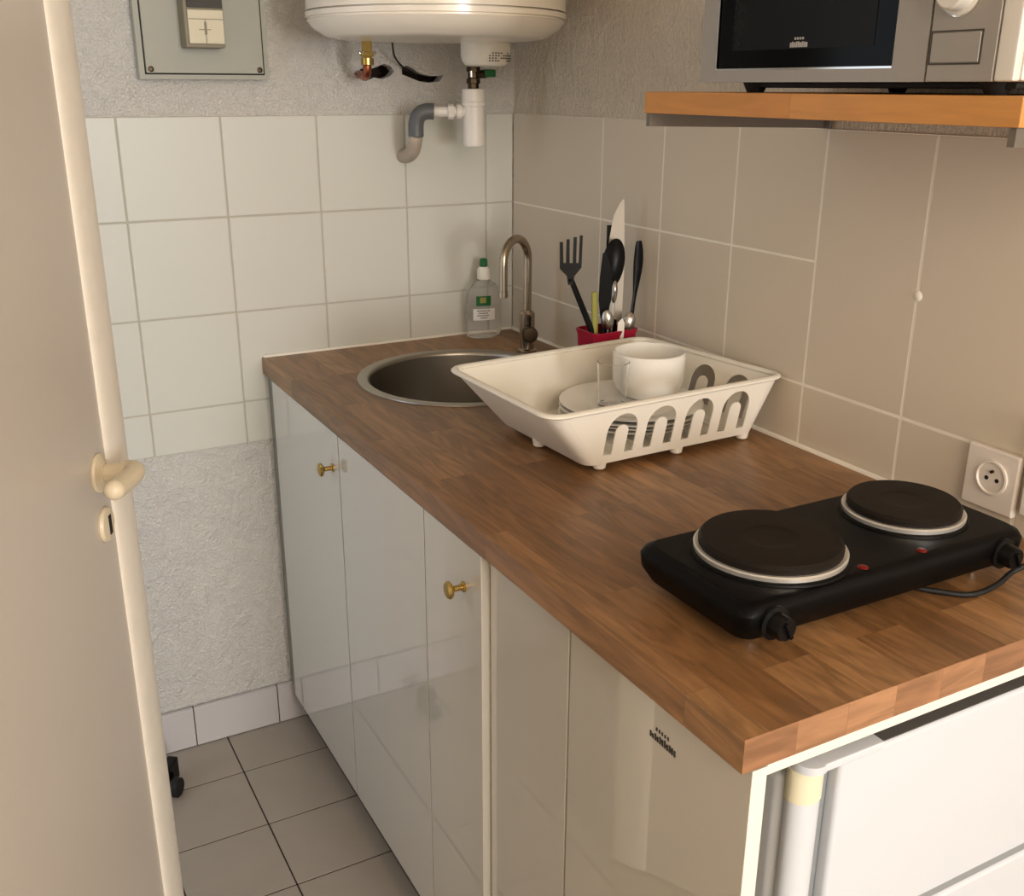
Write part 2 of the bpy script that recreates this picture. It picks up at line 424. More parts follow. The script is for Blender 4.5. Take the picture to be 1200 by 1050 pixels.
# ------------------------------------------------------------------ worktop
SC = Vector((-.300, -.345, H)); SR = .219
bm = B()
circ = [(SC.x+(SR-.012)*math.cos(2*PI*i/64), SC.y+(SR-.012)*math.sin(2*PI*i/64)) for i in range(64)]
add_sheet(bm, [[(-WD, -LN), (-.001, -LN), (-.001, -.001), (-WD, -.001)], circ], TK, lambda u, v, w: Vector((u, v, H-TK/2+w)))
bmesh.ops.remove_doubles(bm, verts=bm.verts, dist=1e-5)
bm.normal_update()
es = [e for e in bm.edges if (abs(e.verts[0].co.z-H) < 1e-4 and abs(e.verts[1].co.z-H) < 1e-4 and
      ((abs(e.verts[0].co.y+LN) < 1e-4 and abs(e.verts[1].co.y+LN) < 1e-4) or (abs(e.verts[0].co.x+WD) < 1e-4 and abs(e.verts[1].co.x+WD) < 1e-4)))]
bmesh.ops.bevel(bm, geom=es, offset=.0012, segments=1, affect='EDGES')
bm.normal_update()
for f in bm.faces:
    if f.normal.y < -.2: f.material_index = 1
tag(obj('worktop', bm, ['oak', 'oak_end']), 'oiled oak worktop of glued staves along the right wall', 'worktop')

# ------------------------------------------------------------------ base cabinets
DX = -.624
def knob(parent, y, z, x=DX):
    bm = B(); lathe(bm, (x, y, z), [(.008, 0), (.008, .002), (.0045, .003), (.0045, .016), (.0075, .018), (.0125, .021), (.0135, .024), (.0115, .027), (0, .029)], n=20, axis=(-1, 0, 0))
    obj('knob', bm, 'brass', parent, label='small polished brass knob')

cab = thing('base_cabinet', (-.3, -.48, 0), 'glossy white sink cabinet with two tall doors, nearest the back wall', 'cabinet')
bm = B()
box(bm, -.605, -.02, -.040, -.022, .095, H-TK-.001, .001)
box(bm, -.605, -.02, -.862, -.846, .095, H-TK-.001, .001)
box(bm, -.605, -.02, -.846, -.040, .095, .113)
obj('body', bm, 'carcass', cab)
bm = B(); box(bm, -.6155, -.600, -.058, -.0005, .104, H-TK-.004, .001); obj('grey_strip', bm, 'stripgrey', cab, label='narrow dull grey strip between door and wall')  # dull grey strip in the space between first door and back wall
bm = B(); box(bm, -.585, -.571, -.862, -.02, .001, .095); obj('plinth', bm, 'kick', cab, label='dark recessed toe kick')
for a, b, kn in ((-.478, -.060, -.444), (-.8635, -.482, None)):
    bm = B(); box(bm, DX, DX+.016, a, b, .098, H-TK-.003, .0015)
    d = obj('door', bm, 'lacquer', cab)
    if kn: knob(d, kn, .808)

cab2 = thing('base_cabinet', (-.3, -.96, 0), 'narrow glossy white cabinet with a single brass-knobbed door', 'cabinet')
bm = B(); box(bm, -.605, -.02, -.884, -.868, .095, H-TK-.001, .001); box(bm, -.605, -.02, -1.055, -1.039, .095, H-TK-.001, .001); box(bm, -.605, -.02, -1.039, -.884, .095, .113)
obj('body', bm, 'carcass', cab2)
bm = B(); box(bm, -.585, -.571, -1.055, -.865, .001, .095); obj('plinth', bm, 'kick', cab2, label='dark recessed toe kick')
bm = B(); box(bm, DX, DX+.016, -1.058, -.8665, .098, H-TK-.003, .0015)
d = obj('door', bm, ['lacquer'], cab2); knob(d, -1.003, .812)

# fridge housing: flush panels and a frame open to the front
PX = -.612
hs = thing('fridge_housing', (-.3, -1.33, 0), 'white board housing round the fridge under the worktop end', 'cabinet')
bm = B(); box(bm, PX, PX+.016, -1.267, -1.062, .003, H-TK-.002, .0012); obj('front_panel', bm, 'lacquer', hs, label='narrow glossy white panel')
bm = B(); box(bm, PX, PX+.018, -1.591, -1.271, .003, H-TK-.002, .0012); sp = obj('side_panel', bm, 'lacquer', hs, label='wide glossy white panel with small dark badge')
bm = B(); box(bm, -.5935, -.02, -1.2655, -1.2505, .003, H-TK-.002, .0012); obj('divider', bm, 'carcass', hs)
bm = B(); box(bm, PX+.0185, -.004, -1.592, -1.272, H-TK-.013, H-TK-.0005, .001); obj('top_board', bm, 'lacquer_edge', hs)
bm = B(); box(bm, PX, PX+.018, -1.5925, -1.5913, .003, H-TK-.002); obj('edge_band', bm, 'lacquer_edge', sp)
# badge: a small line over taller blurred letters
bm = B()
for i in range(11):
    y = -1.436-.0042*i; h = (.009, .007, .010, .008, .011, .010, .012, .009, .011, .010, .009)[i]
    box(bm, PX-.0006, PX, y-.0013, y+.0013, .8255, .8255+h*.8)
    if i % 2: box(bm, PX-.0006, PX, y-.0013, y+.003, .8255+h*.35, .8255+h*.35+.0015)
for i in range(5):
    y = -1.446-.005*i; box(bm, PX-.0006, PX, y-.0012, y+.0012, .838, .842)
obj('badge', bm, 'darkmark', sp, label='small dark printed badge')

# ------------------------------------------------------------------ fridge
fr = thing('fridge', (-.3, -1.43, 0), 'white undercounter fridge inside the housing below the hob', 'fridge')
bm = B(); box(bm, -.532, -.03, -1.552, -1.285, .02, .822, .012, 3); obj('body', bm, 'fridge', fr)
bm = B(); box(bm, -.474, -.035, -1.575, -1.555, .590, .836, .006, 3); obj('door', bm, 'fridge', fr, label='upper white freezer compartment door')
bm = B(); box(bm, -.474, -.035, -1.575, -1.555, .07, .578, .006, 3); obj('door', bm, 'fridge', fr, label='lower white fridge door')
bm = B(); box(bm, -.502, -.035, -1.558, -1.552, .07, .822); box(bm, -.49, -.035, -1.571, -1.556, .578, .590, 0); obj('gasket', bm, 'fridgegap', fr)
bm = B(); tube(bm, [(-.512, -1.563, .07), (-.512, -1.563, .8375)], .0195, 28, flat=.8, up=(0, 1, 0)); g = obj('grip_column', bm, 'fridge', fr, label='rounded white vertical grip column')
bm = B(); tube(bm, [(-.512, -1.563, .800), (-.512, -1.563, .838)], .0203, 28, flat=.82, up=(0, 1, 0)); obj('tape', bm, 'yellow', g, label='pale yellow band at the column top')
bm = B(); box(bm, -.510, -.425, -1.5845, -1.550, .8388, .8486, .002); lathe(bm, (-.512, -1.5660, .8386), [(.0195, 0), (.0195, .0088), (.0185, .0094), (0, .0094)], 24, sy=1)
obj('hinge_cover', bm, 'fridge', fr, label='white plastic hinge cover')
bm = B(); box(bm, -.470, -.038, -1.572, -1.50, .8362, .8372); obj('top_shade', bm, 'fridgeshade', fr, label='dark grey strip painted as gap shade on top of the door')  # added dark strip paints the shade of the gap over the door
for x in (-.52, -.07):
    bm = B(); lathe(bm, (x, -1.53, .001), [(.016, 0), (.014, .02)], 16); obj('foot', bm, 'rubber', fr)

# ------------------------------------------------------------------ sink
sk = thing('sink', (SC.x, SC.y, H), 'round stainless steel sink set into the worktop by the corner', 'sink')
bm = B()
lathe(bm, (SC.x, SC.y, H), [(SR, .0005), (SR-.001, .0025), (SR-.006, .0035), (SR-.018, .0030), (SR-.022, .0012), (SR-.026, -.006), (SR-.030, -.12), (SR-.040, -.140), (SR-.065, -.150), (.05, -.156), (.0475, -.158), (.0, -.158)], 72, cap=False)
obj('bowl', bm, 'sinksteel', sk)
bm = B(); lathe(bm, (SC.x, SC.y, H-.157), [(.044, 0), (.044, .003), (.036, .004), (.034, .001), (0, .001)], 32)
obj('drain', bm, 'steel', sk)

# ------------------------------------------------------------------ tap
FB = Vector((-.087, -.228, H))
fc = thing('faucet', FB, 'brushed metal swan-neck tap standing behind the round sink', 'tap')
bm = B(); lathe(bm, FB, [(.021, .0), (.021, .006), (.0155, .009), (.0155, .03), (.017, .034), (.017, .088), (.013, .093), (.0, .094)], 28); obj('body', bm, 'nickel', fc)
dv = Vector((-.88, -.47, 0)).normalized(); R = .048
pts = [FB+Vector((0, 0, .09)), FB+Vector((0, 0, .205))]
for a in range(1, 16): pts.append(FB+Vector((0, 0, .208))+dv*(R-R*math.cos(PI*a/16))+Vector((0, 0, R*math.sin(PI*a/16))))
pts += [FB+dv*2*R+Vector((0, 0, .20)), FB+dv*2*R+Vector((0, 0, .142))]
bm = B(); tube(bm, pts, .0092, 18); lathe(bm, FB+dv*2*R+Vector((0, 0, .138)), [(.0085, 0), (.0105, .001), (.0105, .014), (.0092, .0145)], 18); obj('spout', bm, 'nickel', fc)
hd = Vector((-.35, -.92, .1)).normalized()
bm = B(); lathe(bm, FB+Vector((0, 0, .045))+hd*.012, [(.010, 0), (.010, .012), (.0165, .014), (.0175, .034), (.015, .038), (0, .039)], 24, axis=hd); h = obj('handle', bm, 'darkmetal', fc, label='dark round lever handle')
bm = B(); tube(bm, [FB+Vector((0, 0, .062))+hd*.036, FB+Vector((0, 0, .085))+hd*.040], .003, 10); obj('lever_pin', bm, 'darkmetal', h)

# ------------------------------------------------------------------ dish soap bottle
bc = Vector((-.102, -.045, H+.0005))
bt = thing('soap_bottle', bc, 'clear washing-up liquid bottle with green cap behind the tap', 'bottle')
bm = B()
lathe(bm, bc, [(.0, 0), (.034, 0), (.038, .004), (.039, .02), (.039, .085), (.037, .105), (.027, .124), (.014, .133), (.013, .140), (.0, .141)], 36, sx=1.12, sy=.72)
obj('flask', bm, 'clearplastic', bt)
bm = B(); lathe(bm, bc, [(.0145, .136), (.0155, .138), (.0155, .158), (.010, .165), (.0, .166)], 24); obj('neck_cap', bm, 'whiteplastic', bt)
bm = B(); lathe(bm, bc, [(.0088, .164), (.0095, .166), (.0095, .180), (.006, .184), (.0, .185)], 20); obj('cap', bm, 'green', bt, label='green push-pull cap')
def curved(bm, a0, a1, z0, z1, off=.0006, n=8, m=None):
    V0 = []; V1 = []
    for i in range(n+1):
        a = a0+(a1-a0)*i/n
        x = (.039*1.12+off)*math.cos(a); y = (.039*.72+off)*math.sin(a)
        V0.append(bm.verts.new(bc+Vector((x, y, z0)))); V1.append(bm.verts.new(bc+Vector((x, y, z1))))
    for i in range(n): bm.faces.new((V0[i], V0[i+1], V1[i+1], V1[i]))
    return bm
A0 = PI*1.5
bm = curved(B(), A0-.75, A0+.10, .078, .101); gl = obj('label', bm, 'green', bt, label='small dark green label with a leaf motif')
bm = curved(B(), A0-.52, A0-.18, .085, .098, .0010); obj('leaf_motif', bm, 'lime', gl)
bm = curved(B(), A0-.95, A0+.35, .044, .071); wl = obj('label', bm, 'label', bt, label='white paper label with small print')
bm = B()
for r, (a, b_) in enumerate([(-.7, .05), (-.6, -.05), (-.68, .0), (-.5, -.1)]):
    for k in range(6):
        t = a+(b_-a)*k/6; curved(bm, A0+t, A0+t+(b_-a)/9, .065-.0055*r, .0675-.0055*r, .0010, 2)
obj('print', bm, 'darkmark', wl)

# ------------------------------------------------------------------ dish rack
def rq(c4, r, n=5):
    """rounded quad, corners in order -> list of corner arcs"""
    out = []
    for i in range(4):
        p = Vector(c4[i]); a = Vector(c4[i-1]); b = Vector(c4[(i+1) % 4])
        pa = p+(a-p).normalized()*r; pb_ = p+(b-p).normalized()*r
        out.append([(1-t)**2*pa+2*(1-t)*t*p+t*t*pb_ for t in [k/n for k in range(n+1)]])
    return out
rim4 = [(-.470, -.982+.004, 1.03), (-.008, -.955, 1.03), (-.055, -.620, 1.03), (-.478, -.655, 1.03)]
base4 = [(-.388, -.950, .934), (-.047, -.937, .934), (-.078, -.655, .934), (-.398, -.690, .934)]
rk = thing('dish_rack', (-.235, -.80, H), 'white plastic dish rack with arched slots on the worktop', 'dish rack')
RA, BA = rq(rim4, .028), rq(base4, .020)
bm = B(); th = .0022
def outn(p, q, r_):
    n = (q-p).cross(r_-p); return n.normalized()
for i in range(4):
    # rounded corner strips (double skin)
    top, bot = RA[i], BA[i]
    for s in (0,):
        vt = [bm.verts.new(v) for v in top]; vb = [bm.verts.new(v) for v in bot]
        cen = sum(top, Vector())/len(top); inn = (Vector((-.24, -.8, cen.z))-cen).normalized()*th
        vt2 = [bm.verts.new(v+inn) for v in top]; vb2 = [bm.verts.new(v+inn) for v in bot]
        for k in range(len(top)-1):
            bm.faces.new((vb[k], vb[k+1], vt[k+1], vt[k])); bm.faces.new((vb2[k+1], vb2[k], vt2[k], vt2[k+1]))
    # side panel between corner i and i+1
    a, b_ = BA[i][-1], BA[(i+1) % 4][0]; c_, d_ = RA[(i+1) % 4][0], RA[i][-1]
    nrm = (b_-a).cross(d_-a).normalized()
    wlen = (b_-a).length
    Uv = (b_-a).normalized(); Vv = nrm.cross(Uv)
    uv = lambda p: ((p-a).dot(Uv), (p-a).dot(Vv))
    off = (c_-a).dot(nrm)      # the panel is very slightly twisted towards its far top corner
    (cu_, cv_), (du_, dv_) = uv(c_), uv(d_)
    def fn(u, v, w, a=a, Uv=Uv, Vv=Vv, nrm=nrm, off=off, cu_=cu_, cv_=cv_):
        return a+Uv*u+Vv*v+nrm*(w-th/2+off*max(0, u/cu_)*max(0, v/cv_))
    loops = [[(0, 0), (wlen, 0), (cu_, cv_), (du_, dv_)]]
    if i in (0, 1):
        ns = 4 if i == 0 else (3 if i == 1 else 4)
        pitch = wlen/ns
        for k in range(ns):
            cx = pitch*(k+.5) if i else [.035, .111, .188, .265][k]
            ro, ri = (.0285, .0120); z0, zt = .014, .086
            lp = [(cx-ro, z0)]
            lp += [(cx-ro*math.cos(PI*q/10), zt-ro+ro*math.sin(PI*q/10)) for q in range(11)]
            lp += [(cx+ro, z0), (cx+ri, z0)]
            lp += [(cx+ri*math.cos(PI*q/8), zt-ro-.004+ri*math.sin(PI*q/8)) for q in range(9)]
            lp += [(cx-ri, z0)]
            loops.append(lp)
    add_sheet(bm, loops, th, fn)
ring = [p for arc in BA for p in arc]
cb_ = [bm.verts.new(p) for p in ring]; bm.faces.new(cb_)
ct = [bm.verts.new(p+Vector((0, 0, .003))) for p in ring]; bm.faces.new(ct)
obj('basket', bm, 'whiteplastic', rk)
bm = B(); ring = [p for arc in rq(rim4, .03, 7) for p in arc]
tube(bm, [p+Vector((0, 0, .001)) for p in ring], .0068, 10, closed=True, flat=.6, up=(0, 0, 1))
obj('rim', bm, 'whiteplastic', rk, label='rolled plastic rim')
for fx_, fy_ in ((-.355, -.935), (-.205, -.932), (-.062, -.925), (-.385, -.80), (-.095, -.672), (-.37, -.71)):
    bm = B(); lathe(bm, (fx_, fy_, H+.0005), [(.006, 0), (.010, .003), (.012, .016), (.013, .0245)], 16); obj('foot', bm, 'whiteplastic', rk)
bm = B()
for k in range(7):
    x = -.35+.042*k; tube(bm, [(x, -.925, .9385), (x, -.70, .9385)], .0025, 8)
obj('floor_rib', bm, 'whiteplastic', rk)

# plates stacked in the rack
pc = (-.205, -.802)
pz = .9415
for k in range(4):
    bm = B()
    r = .122
    lathe(bm, (pc[0]+.003*math.sin(k*2.1), pc[1]+.003*math.cos(k*1.7), pz+.0072*k), [(0, .0), (.07, 0), (.072, .003), (.10, .0085), (r, .0125), (r+.0012, .0140), (r-.001, .0150), (.10, .0115), (.074, .0062), (.068, .0045), (0, .0045)], 56, cap=False)
    o = obj('dinner_plate', bm, 'whitegloss')
    tag(o, ['white china plate lying at the bottom of the stack in the dish rack', 'white china plate second from the bottom in the dish rack stack', 'white china plate second from the top in the dish rack stack', 'topmost white china plate of the stack, under mug and glass'][k], 'plate', 'plates stacked in the dish rack')
ptop = pz+.0072*3+.0045
# wide white cup standing on the plates
mc = Vector((-.152, -.775, ptop+.0015))
mg = thing('mug', mc, 'wide white mug standing on the plates in the dish rack', 'mug')
bm = B()
lathe(bm, mc, [(0, .003), (.030, .003), (.031, 0), (.034, 0), (.046, .007), (.0590, .020), (.0625, .034), (.0630, .074), (.0625, .080), (.0605, .082), (.0585, .080), (.0580, .074), (.0570, .022), (.050, .010), (0, .008)], 56, cap=False)
obj('cup', bm, 'whitegloss', mg)
bm = B(); hx = Vector((.80, .60, 0)); hpts = [mc+hx*.060+Vector((0, 0, .066)), mc+hx*.078+Vector((0, 0, .066)), mc+hx*.086+Vector((0, 0, .046)), mc+hx*.078+Vector((0, 0, .026)), mc+hx*.060+Vector((0, 0, .022))]
tube(bm, catmull(hpts, 6), .0048, 10); obj('handle', bm, 'whitegloss', mg)
gc = Vector((-.243, -.800, ptop+.0005))
bm = B(); lathe(bm, gc, [(0, 0), (.022, 0), (.024, .002), (.0275, .080), (.0264, .0805), (.0225, .008), (0, .006)], 36, cap=False)
tag(obj('drinking_glass', bm, 'cleargl'), 'small clear drinking glass on the plates left of the mug', 'glass')

# ------------------------------------------------------------------ utensil pot and its contents
UC = Vector((-.098, -.556, H+.0005))
bm = B()
u4 = [(UC.x-.048, UC.y-.040, 0), (UC.x+.056, UC.y-.034, 0), (UC.x+.054, UC.y+.040, 0), (UC.x-.05, UC.y+.034, 0)]
def pot_ring(z, k, r, ins=0):
    pts = []
    for arc in rq([(UC.x+(p[0]-UC.x)*k, UC.y+(p[1]-UC.y)*k, z) for p in u4], r, 6): pts += arc
    if ins: pts = [Vector((UC.x, UC.y, p.z))+(p-Vector((UC.x, UC.y, p.z)))*(1-ins) for p in pts]
    return [bm.verts.new(p) for p in pts]
zz = [(UC.z, .86, 0), (UC.z+.11, .985, 0), (UC.z+.118, 1.03, 0), (UC.z+.121, 1.03, 0), (UC.z+.121, 1.0, .05), (UC.z+.004, .86, .05)]
rings = [pot_ring(z, k, .016, i) for z, k, i in zz]
for a, b_ in zip(rings, rings[1:]):
    for i in range(len(a)): j = (i+1) % len(a); bm.faces.new((a[i], a[j], b_[j], b_[i]))
bm.faces.new(rings[0]); bm.faces.new(rings[-1])
tag(obj('utensil_pot', bm, 'crimson'), 'crimson plastic utensil pot between dish rack and wall', 'pot')

def stick(bm, p, q, r0, r1=None, flat=.5, up=(0, 1, 0)):
    r1 = r1 or r0; P = [Vector(p).lerp(Vector(q), k/6) for k in range(7)]
    tube(bm, P, [r0+(r1-r0)*k/6 for k in range(7)], 10, flat=flat, up=up); return bm
CAMX = Vector((.878, -.479, 0))    # horizontal axis along which the heads spread
def frame(tip, foot):
    v = (Vector(tip)-Vector(foot)).normalized(); return CAMX, v
# 1 serving fork
foot = (-.086, -.572, H+.012); neck = Vector((-.190, -.572, 1.148))
t = thing('serving_fork', foot, 'black plastic serving fork with four tines leaning left in the pot', 'serving fork', None)
ux, uz = frame(neck, foot)
bm = B(); stick(bm, foot, neck, .0075, .0055, .6); obj('handle', bm, 'blackplastic', t)
bm = B()
o2 = neck
fk = [(-.005, -.01), (.005, -.01), (.010, .012), (.0235, .022)]
fk = [(-.005, -.012), (.005, -.012), (.008, .004), (.023, .020), (.0245, .078), (.0180, .078), (.0168, .028), (.0115, .028), (.0118, .075), (.0050, .075), (.0040, .028), (-.0025, .028), (-.0033, .071), (-.0100, .071), (-.0105, .028), (-.0158, .028), (-.0175, .066), (-.0245, .066), (-.0235, .018), (-.008, .004)]
fk = [(u*.86, v) for u, v in fk]
blade(bm, fk, .004, o2, ux, Vector((.10, 0, 1)))
obj('head', bm, 'blackplastic', t)
# 2 big knife, blade up
foot = (-.092, -.542, H+.01); tip = Vector((-.030, -.538, 1.272))
t = thing('kitchen_knife', foot, 'large kitchen knife standing blade up, tallest thing in the pot', 'knife')
ux, uz = frame(tip, foot); L0 = (tip-Vector(foot)).length
mid = Vector(foot).lerp(tip, .36)
bm = B(); stick(bm, foot, mid, .010, .009, .6); obj('handle', bm, 'blackplastic', t)
bm = B(); bl = L0*.66
blade(bm, [(-.016, -.01), (.016, -.01), (.018, bl*.4), (.0165, bl*.75), (.0145, bl), (.007, bl*.97), (-.005, bl*.86), (-.0125, bl*.66), (-.017, bl*.3)], .0016, mid, ux, uz)
obj('blade', bm, 'blade', t, label='wide steel blade')
# 3 pointed black spatula
foot = (-.105, -.575, H+.02); tip = Vector((-.128, -.575, 1.192))
t = thing('spatula', foot, 'pointed dark spatula next to the fork in the pot', 'spatula')
ux, uz = frame(tip, foot); L0 = (tip-Vector(foot)).length; mid = Vector(foot).lerp(tip, .52)
bm = B(); stick(bm, foot, mid, .005, .005, .6); obj('handle', bm, 'blackplastic', t)
bm = B(); bl = L0*.48
blade(bm, [(-.005, -.005), (.006, -.005), (.014, bl*.25), (.0155, bl*.5), (.011, bl*.78), (.0, bl), (-.005, bl*.98), (-.009, bl*.6), (-.010, bl*.25)], .003, mid, ux, uz); obj('blade', bm, 'blackplastic', t)
# 4 black cooking spoon
foot = (-.112, -.552, H+.012); tip = Vector((-.074, -.548, 1.214))
t = thing('cooking_spoon', foot, 'black plastic cooking spoon with oval bowl beside the knife', 'spoon')
mid = Vector(foot).lerp(tip, .70)
ax = (tip-Vector(foot)).normalized()
bm = B(); stick(bm, foot, mid, .005, .0055, .7); obj('handle', bm, 'blackplastic', t)
bm = B(); r = bmesh.ops.create_uvsphere(bm, u_segments=24, v_segments=14, radius=1)
nn = CAMX.cross(ax).normalized()
for v in bm.verts:
    c = v.co.copy(); d_ = (c.x*c.x+c.z*c.z)
    v.co = Vector(foot).lerp(tip, .82)+CAMX*c.x*.022+ax*c.z*.048+nn*(c.y*.004+(1-d_)*.010)
obj('bowl', bm, 'blackplastic', t)
# 5 turner with square end behind the knife
foot = (-.080, -.526, H+.012); tip = Vector((-.056, -.512, 1.228))
t = thing('slotted_turner', foot, 'black turner with a square slotted end behind the knife', 'turner')
ux, uz = frame(tip, foot); mid = Vector(foot).lerp(tip, .84)
bm = B(); stick(bm, foot, mid, .005, .0045, .6); obj('handle', bm, 'blackplastic', t)
bm = B(); blade(bm, [[(-.004, -.004), (.004, -.004), (.013, .008), (.013, .05), (-.012, .05), (-.012, .008)], [(-.004, .012), (-.001, .012), (-.001, .042), (-.004, .042)], [(.003, .012), (.006, .012), (.006, .042), (.003, .042)]], .003, mid, ux, uz); obj('head', bm, 'blackplastic', t)
# 6 curved black server right
foot = Vector((-.070, -.575, H+.012))
t = thing('salad_server', foot, 'slim curved black server nearest the wall in the pot', 'server')
bm = B(); P = catmull([foot, (-.052, -.570, 1.03), (-.036, -.562, 1.11), (-.030, -.560, 1.165), (-.032, -.562, 1.205)], 6)
n_ = len(P); tube(bm, P, [.0045+(.0065*math.sin(PI*min(1, max(0, (i/n_-.45)/.55)))) for i in range(n_)], 12, flat=.45, up=(0, 1, 0))
obj('body', bm, 'blackplastic', t)
# 7 small items
foot = Vector((-.128, -.572, H+.012))
bm = B(); stick(bm, foot, (-.136, -.572, 1.118), .006, .0065, .7); tag(obj('plastic_peg', bm, 'lime'), 'yellow-green plastic handle between fork and dark spatula', 'utensil')
def teaspoon(foot, tip, lab, m='steel', w=.012, l=.02):
    t = thing('teaspoon', foot, lab, 'spoon', 'steel spoons in the pot'); f = Vector(foot); tp = Vector(tip); ax = (tp-f).normalized(); nn = CAMX.cross(ax).normalized()
    bm = B(); stick(bm, f, f.lerp(tp, .78), .0022, .0022, .6); obj('handle', bm, m, t)
    bm = B(); bmesh.ops.create_uvsphere(bm, u_segments=18, v_segments=10, radius=1)
    for v in bm.verts:
        c = v.co.copy(); v.co = tp-ax*l*.9+CAMX*c.x*w+ax*c.z*l+nn*(c.y*.0015+(1-c.x*c.x-c.z*c.z)*.006)
    obj('bowl', bm, m, t)
teaspoon((-.105, -.585, H+.03), (-.118, -.590, 1.083), 'steel spoon with its bowl just above the pot rim below the spatula')
teaspoon((-.085, -.585, H+.03), (-.064, -.588, 1.073), 'steel spoon with a rounded bowl at the right of the pot', w=.014)
teaspoon((-.095, -.568, H+.03), (-.086, -.566, 1.132), 'slim steel spoon standing between spatula and cooking spoon', w=.006, l=.022)
bm = B(); blade(bm, [(-.006, 0), (.006, 0), (.008, .05), (.003, .058), (-.005, .05)], .002, (-.088, -.592, 1.008), CAMX, (.08, 0, 1))
tag(obj('plastic_tag', bm, 'whiteplastic'), 'small white plastic piece sticking out of the pot front', 'utensil')

# ------------------------------------------------------------------ double hotplate
hx0, hx1, hy0, hy1 = -.538, -.093, -1.485, -1.288
hb = thing('double_hotplate', ((hx0+hx1)/2, (hy0+hy1)/2, H), 'black portable double hotplate near the worktop end', 'hotplate')
bm = B()
prof = [(0, .940), (.010, .934), (.0, .962), (.006, .978), (.016, .981)]
r_ = [rq([(hx0+i, hy0+i, z), (hx1-i, hy0+i, z), (hx1-i, hy1-i, z), (hx0+i, hy1-i, z)], .022, 5) for i, z in ((.024, .932), (.010, .936), (.0015, .952), (0, .968), (.004, .976), (.012, .9805))]
rr = [[bm.verts.new(p) for arc in q for p in arc] for q in r_]
for a, b_ in zip(rr, rr[1:]):
    for i in range(len(a)): j = (i+1) % len(a); bm.faces.new((a[i], a[j], b_[j], b_[i]))
bm.faces.new(rr[0]); bm.faces.new(rr[-1])
obj('body', bm, 'black', hb)
for (cx, cy, r, lab) in ((-.420, -1.388, .083, 'larger round cast iron plate'), (-.196, -1.380, .0700, 'smaller round cast iron plate')):
    z = .980
    bm = B(); lathe(bm, (cx, cy, z), [(r+.008, 0), (r+.007, .0025), (r+.004, .004), (r-.001, .004)], 64, cap=False)
    obj('seat_ring', bm, 'black', hb)
    bm = B(); lathe(bm, (cx, cy, z), [(r+.0035, .001), (r+.004, .0085), (r+.0022, .0100), (r-.003, .0100)], 64, cap=False)
    obj('trim_ring', bm, 'ringsteel', hb, label='bright steel trim ring')
    bm = B(); lathe(bm, (cx, cy, z), [(r-.002, .001), (r-.0012, .0165), (r-.0045, .0200), (r*.4, .0200), (r*.38, .0193), (.02, .0190), (0, .0190)], 64, cap=False)
    obj('burner', bm, 'plate', hb, label=lab)
for kx_ in (-.498, -.140):
    bm = B(); lathe(bm, (kx_, hy0+.001, .957), [(.019, 0), (.019, .004), (.014, .005), (.0135, .018), (.012, .021), (0, .021)], 26, axis=(0, -1, 0))
    obox(bm, (kx_, hy0-.022, .957), ((1, 0, .5), (0, 1, 0), (-.5, 0, 1)), (.0022, .0025, .0100), .0008)
    obj('knob', bm, 'blackplastic', hb, label='black control knob')
for x in (-.356, -.263):
    bm = B(); lathe(bm, (x, -1.468, .9795), [(.006, 0), (.006, .0018), (.004, .0028), (0, .003)], 16); obj('indicator_lamp', bm, 'red', hb, label='dull red indicator lamp')
for x, y in ((-.495, -1.448), (-.140, -1.448), (-.50, -1.325), (-.130, -1.325)):
    bm = B(); lathe(bm, (x, y, H+.0005), [(.007, 0), (.009, .002), (.009, .012), (.006, .0135), (.006, .022)], 16); obj('foot', bm, 'chrome', hb, label='small chrome foot')
bm = B(); tube(bm, catmull([(-.255, -1.40, .935), (-.258, -1.445, .927), (-.232, -1.478, .9245), (-.205, -1.500, .9245), (-.165, -1.502, .928), (-.135, -1.500, .938), (-.105, -1.510, .948), (-.05, -1.515, .940), (-.03, -1.50, .930), (-.02, -1.46, .926)], 7), .0034, 10)
obj('power_cord', bm, 'rubber', hb, label='black power cord looping in front of the right knob')

# ------------------------------------------------------------------ socket
so = thing('wall_socket', (-.001, -1.362, .985), 'white wall socket on the tiles beside the hotplate', 'socket')
bm = B(); box(bm, -.011, -.0003, -1.402, -1.322, .943, 1.029, .003, 3); obj('cover_plate', bm, 'socket', so)
bm = B(); lathe(bm, (-.0108, -1.365, .990), [(.0240, .0), (.0240, .003), (.0215, .0035), (.0200, .0010), (.0, .0010)], 36, axis=(-1, 0, 0)); rc_ = obj('socket_well', bm, 'socket', so)
bm = B()
lathe(bm, (-.0118, -1.3575, .9880), [(.0030, 0), (.0030, .0005)], 12, axis=(-1, 0, 0)); lathe(bm, (-.0118, -1.3735, .9880), [(.0030, 0), (.0030, .0005)], 12, axis=(-1, 0, 0))
obj('pin_hole', bm, 'rubber', rc_)
bm = B(); lathe(bm, (-.0118, -1.3655, .9990), [(.0022, 0), (.0022, .004), (0, .005)], 12, axis=(-1, 0, 0)); obj('earth_pin', bm, 'darkmetal', rc_)

# ------------------------------------------------------------------ shelf and microwave
sh = thing('wall_shelf', (-.16, -1.26, 1.46), 'bamboo wall shelf carrying the microwave', 'shelf')
bm = B(); box(bm, -.330, -.001, -1.556, -.978, 1.449, 1.4765, .0015); obj('board', bm, 'bamboo', sh)
for y in (-.984, -1.548):
    bm = B(); add_sheet(bm, [[(-.327, 1.4320), (-.001, 1.4250), (-.001, 1.4488), (-.327, 1.4488)]], .008, lambda u, v, w, y=y: Vector((u, y+w, v)))
    box(bm, -.006, -.001, y-.016, y+.004, 1.4248 if y > -1 else 1.415, 1.4488, .001); obj('bracket', bm, 'bracket', sh, label='dull grey steel bracket')

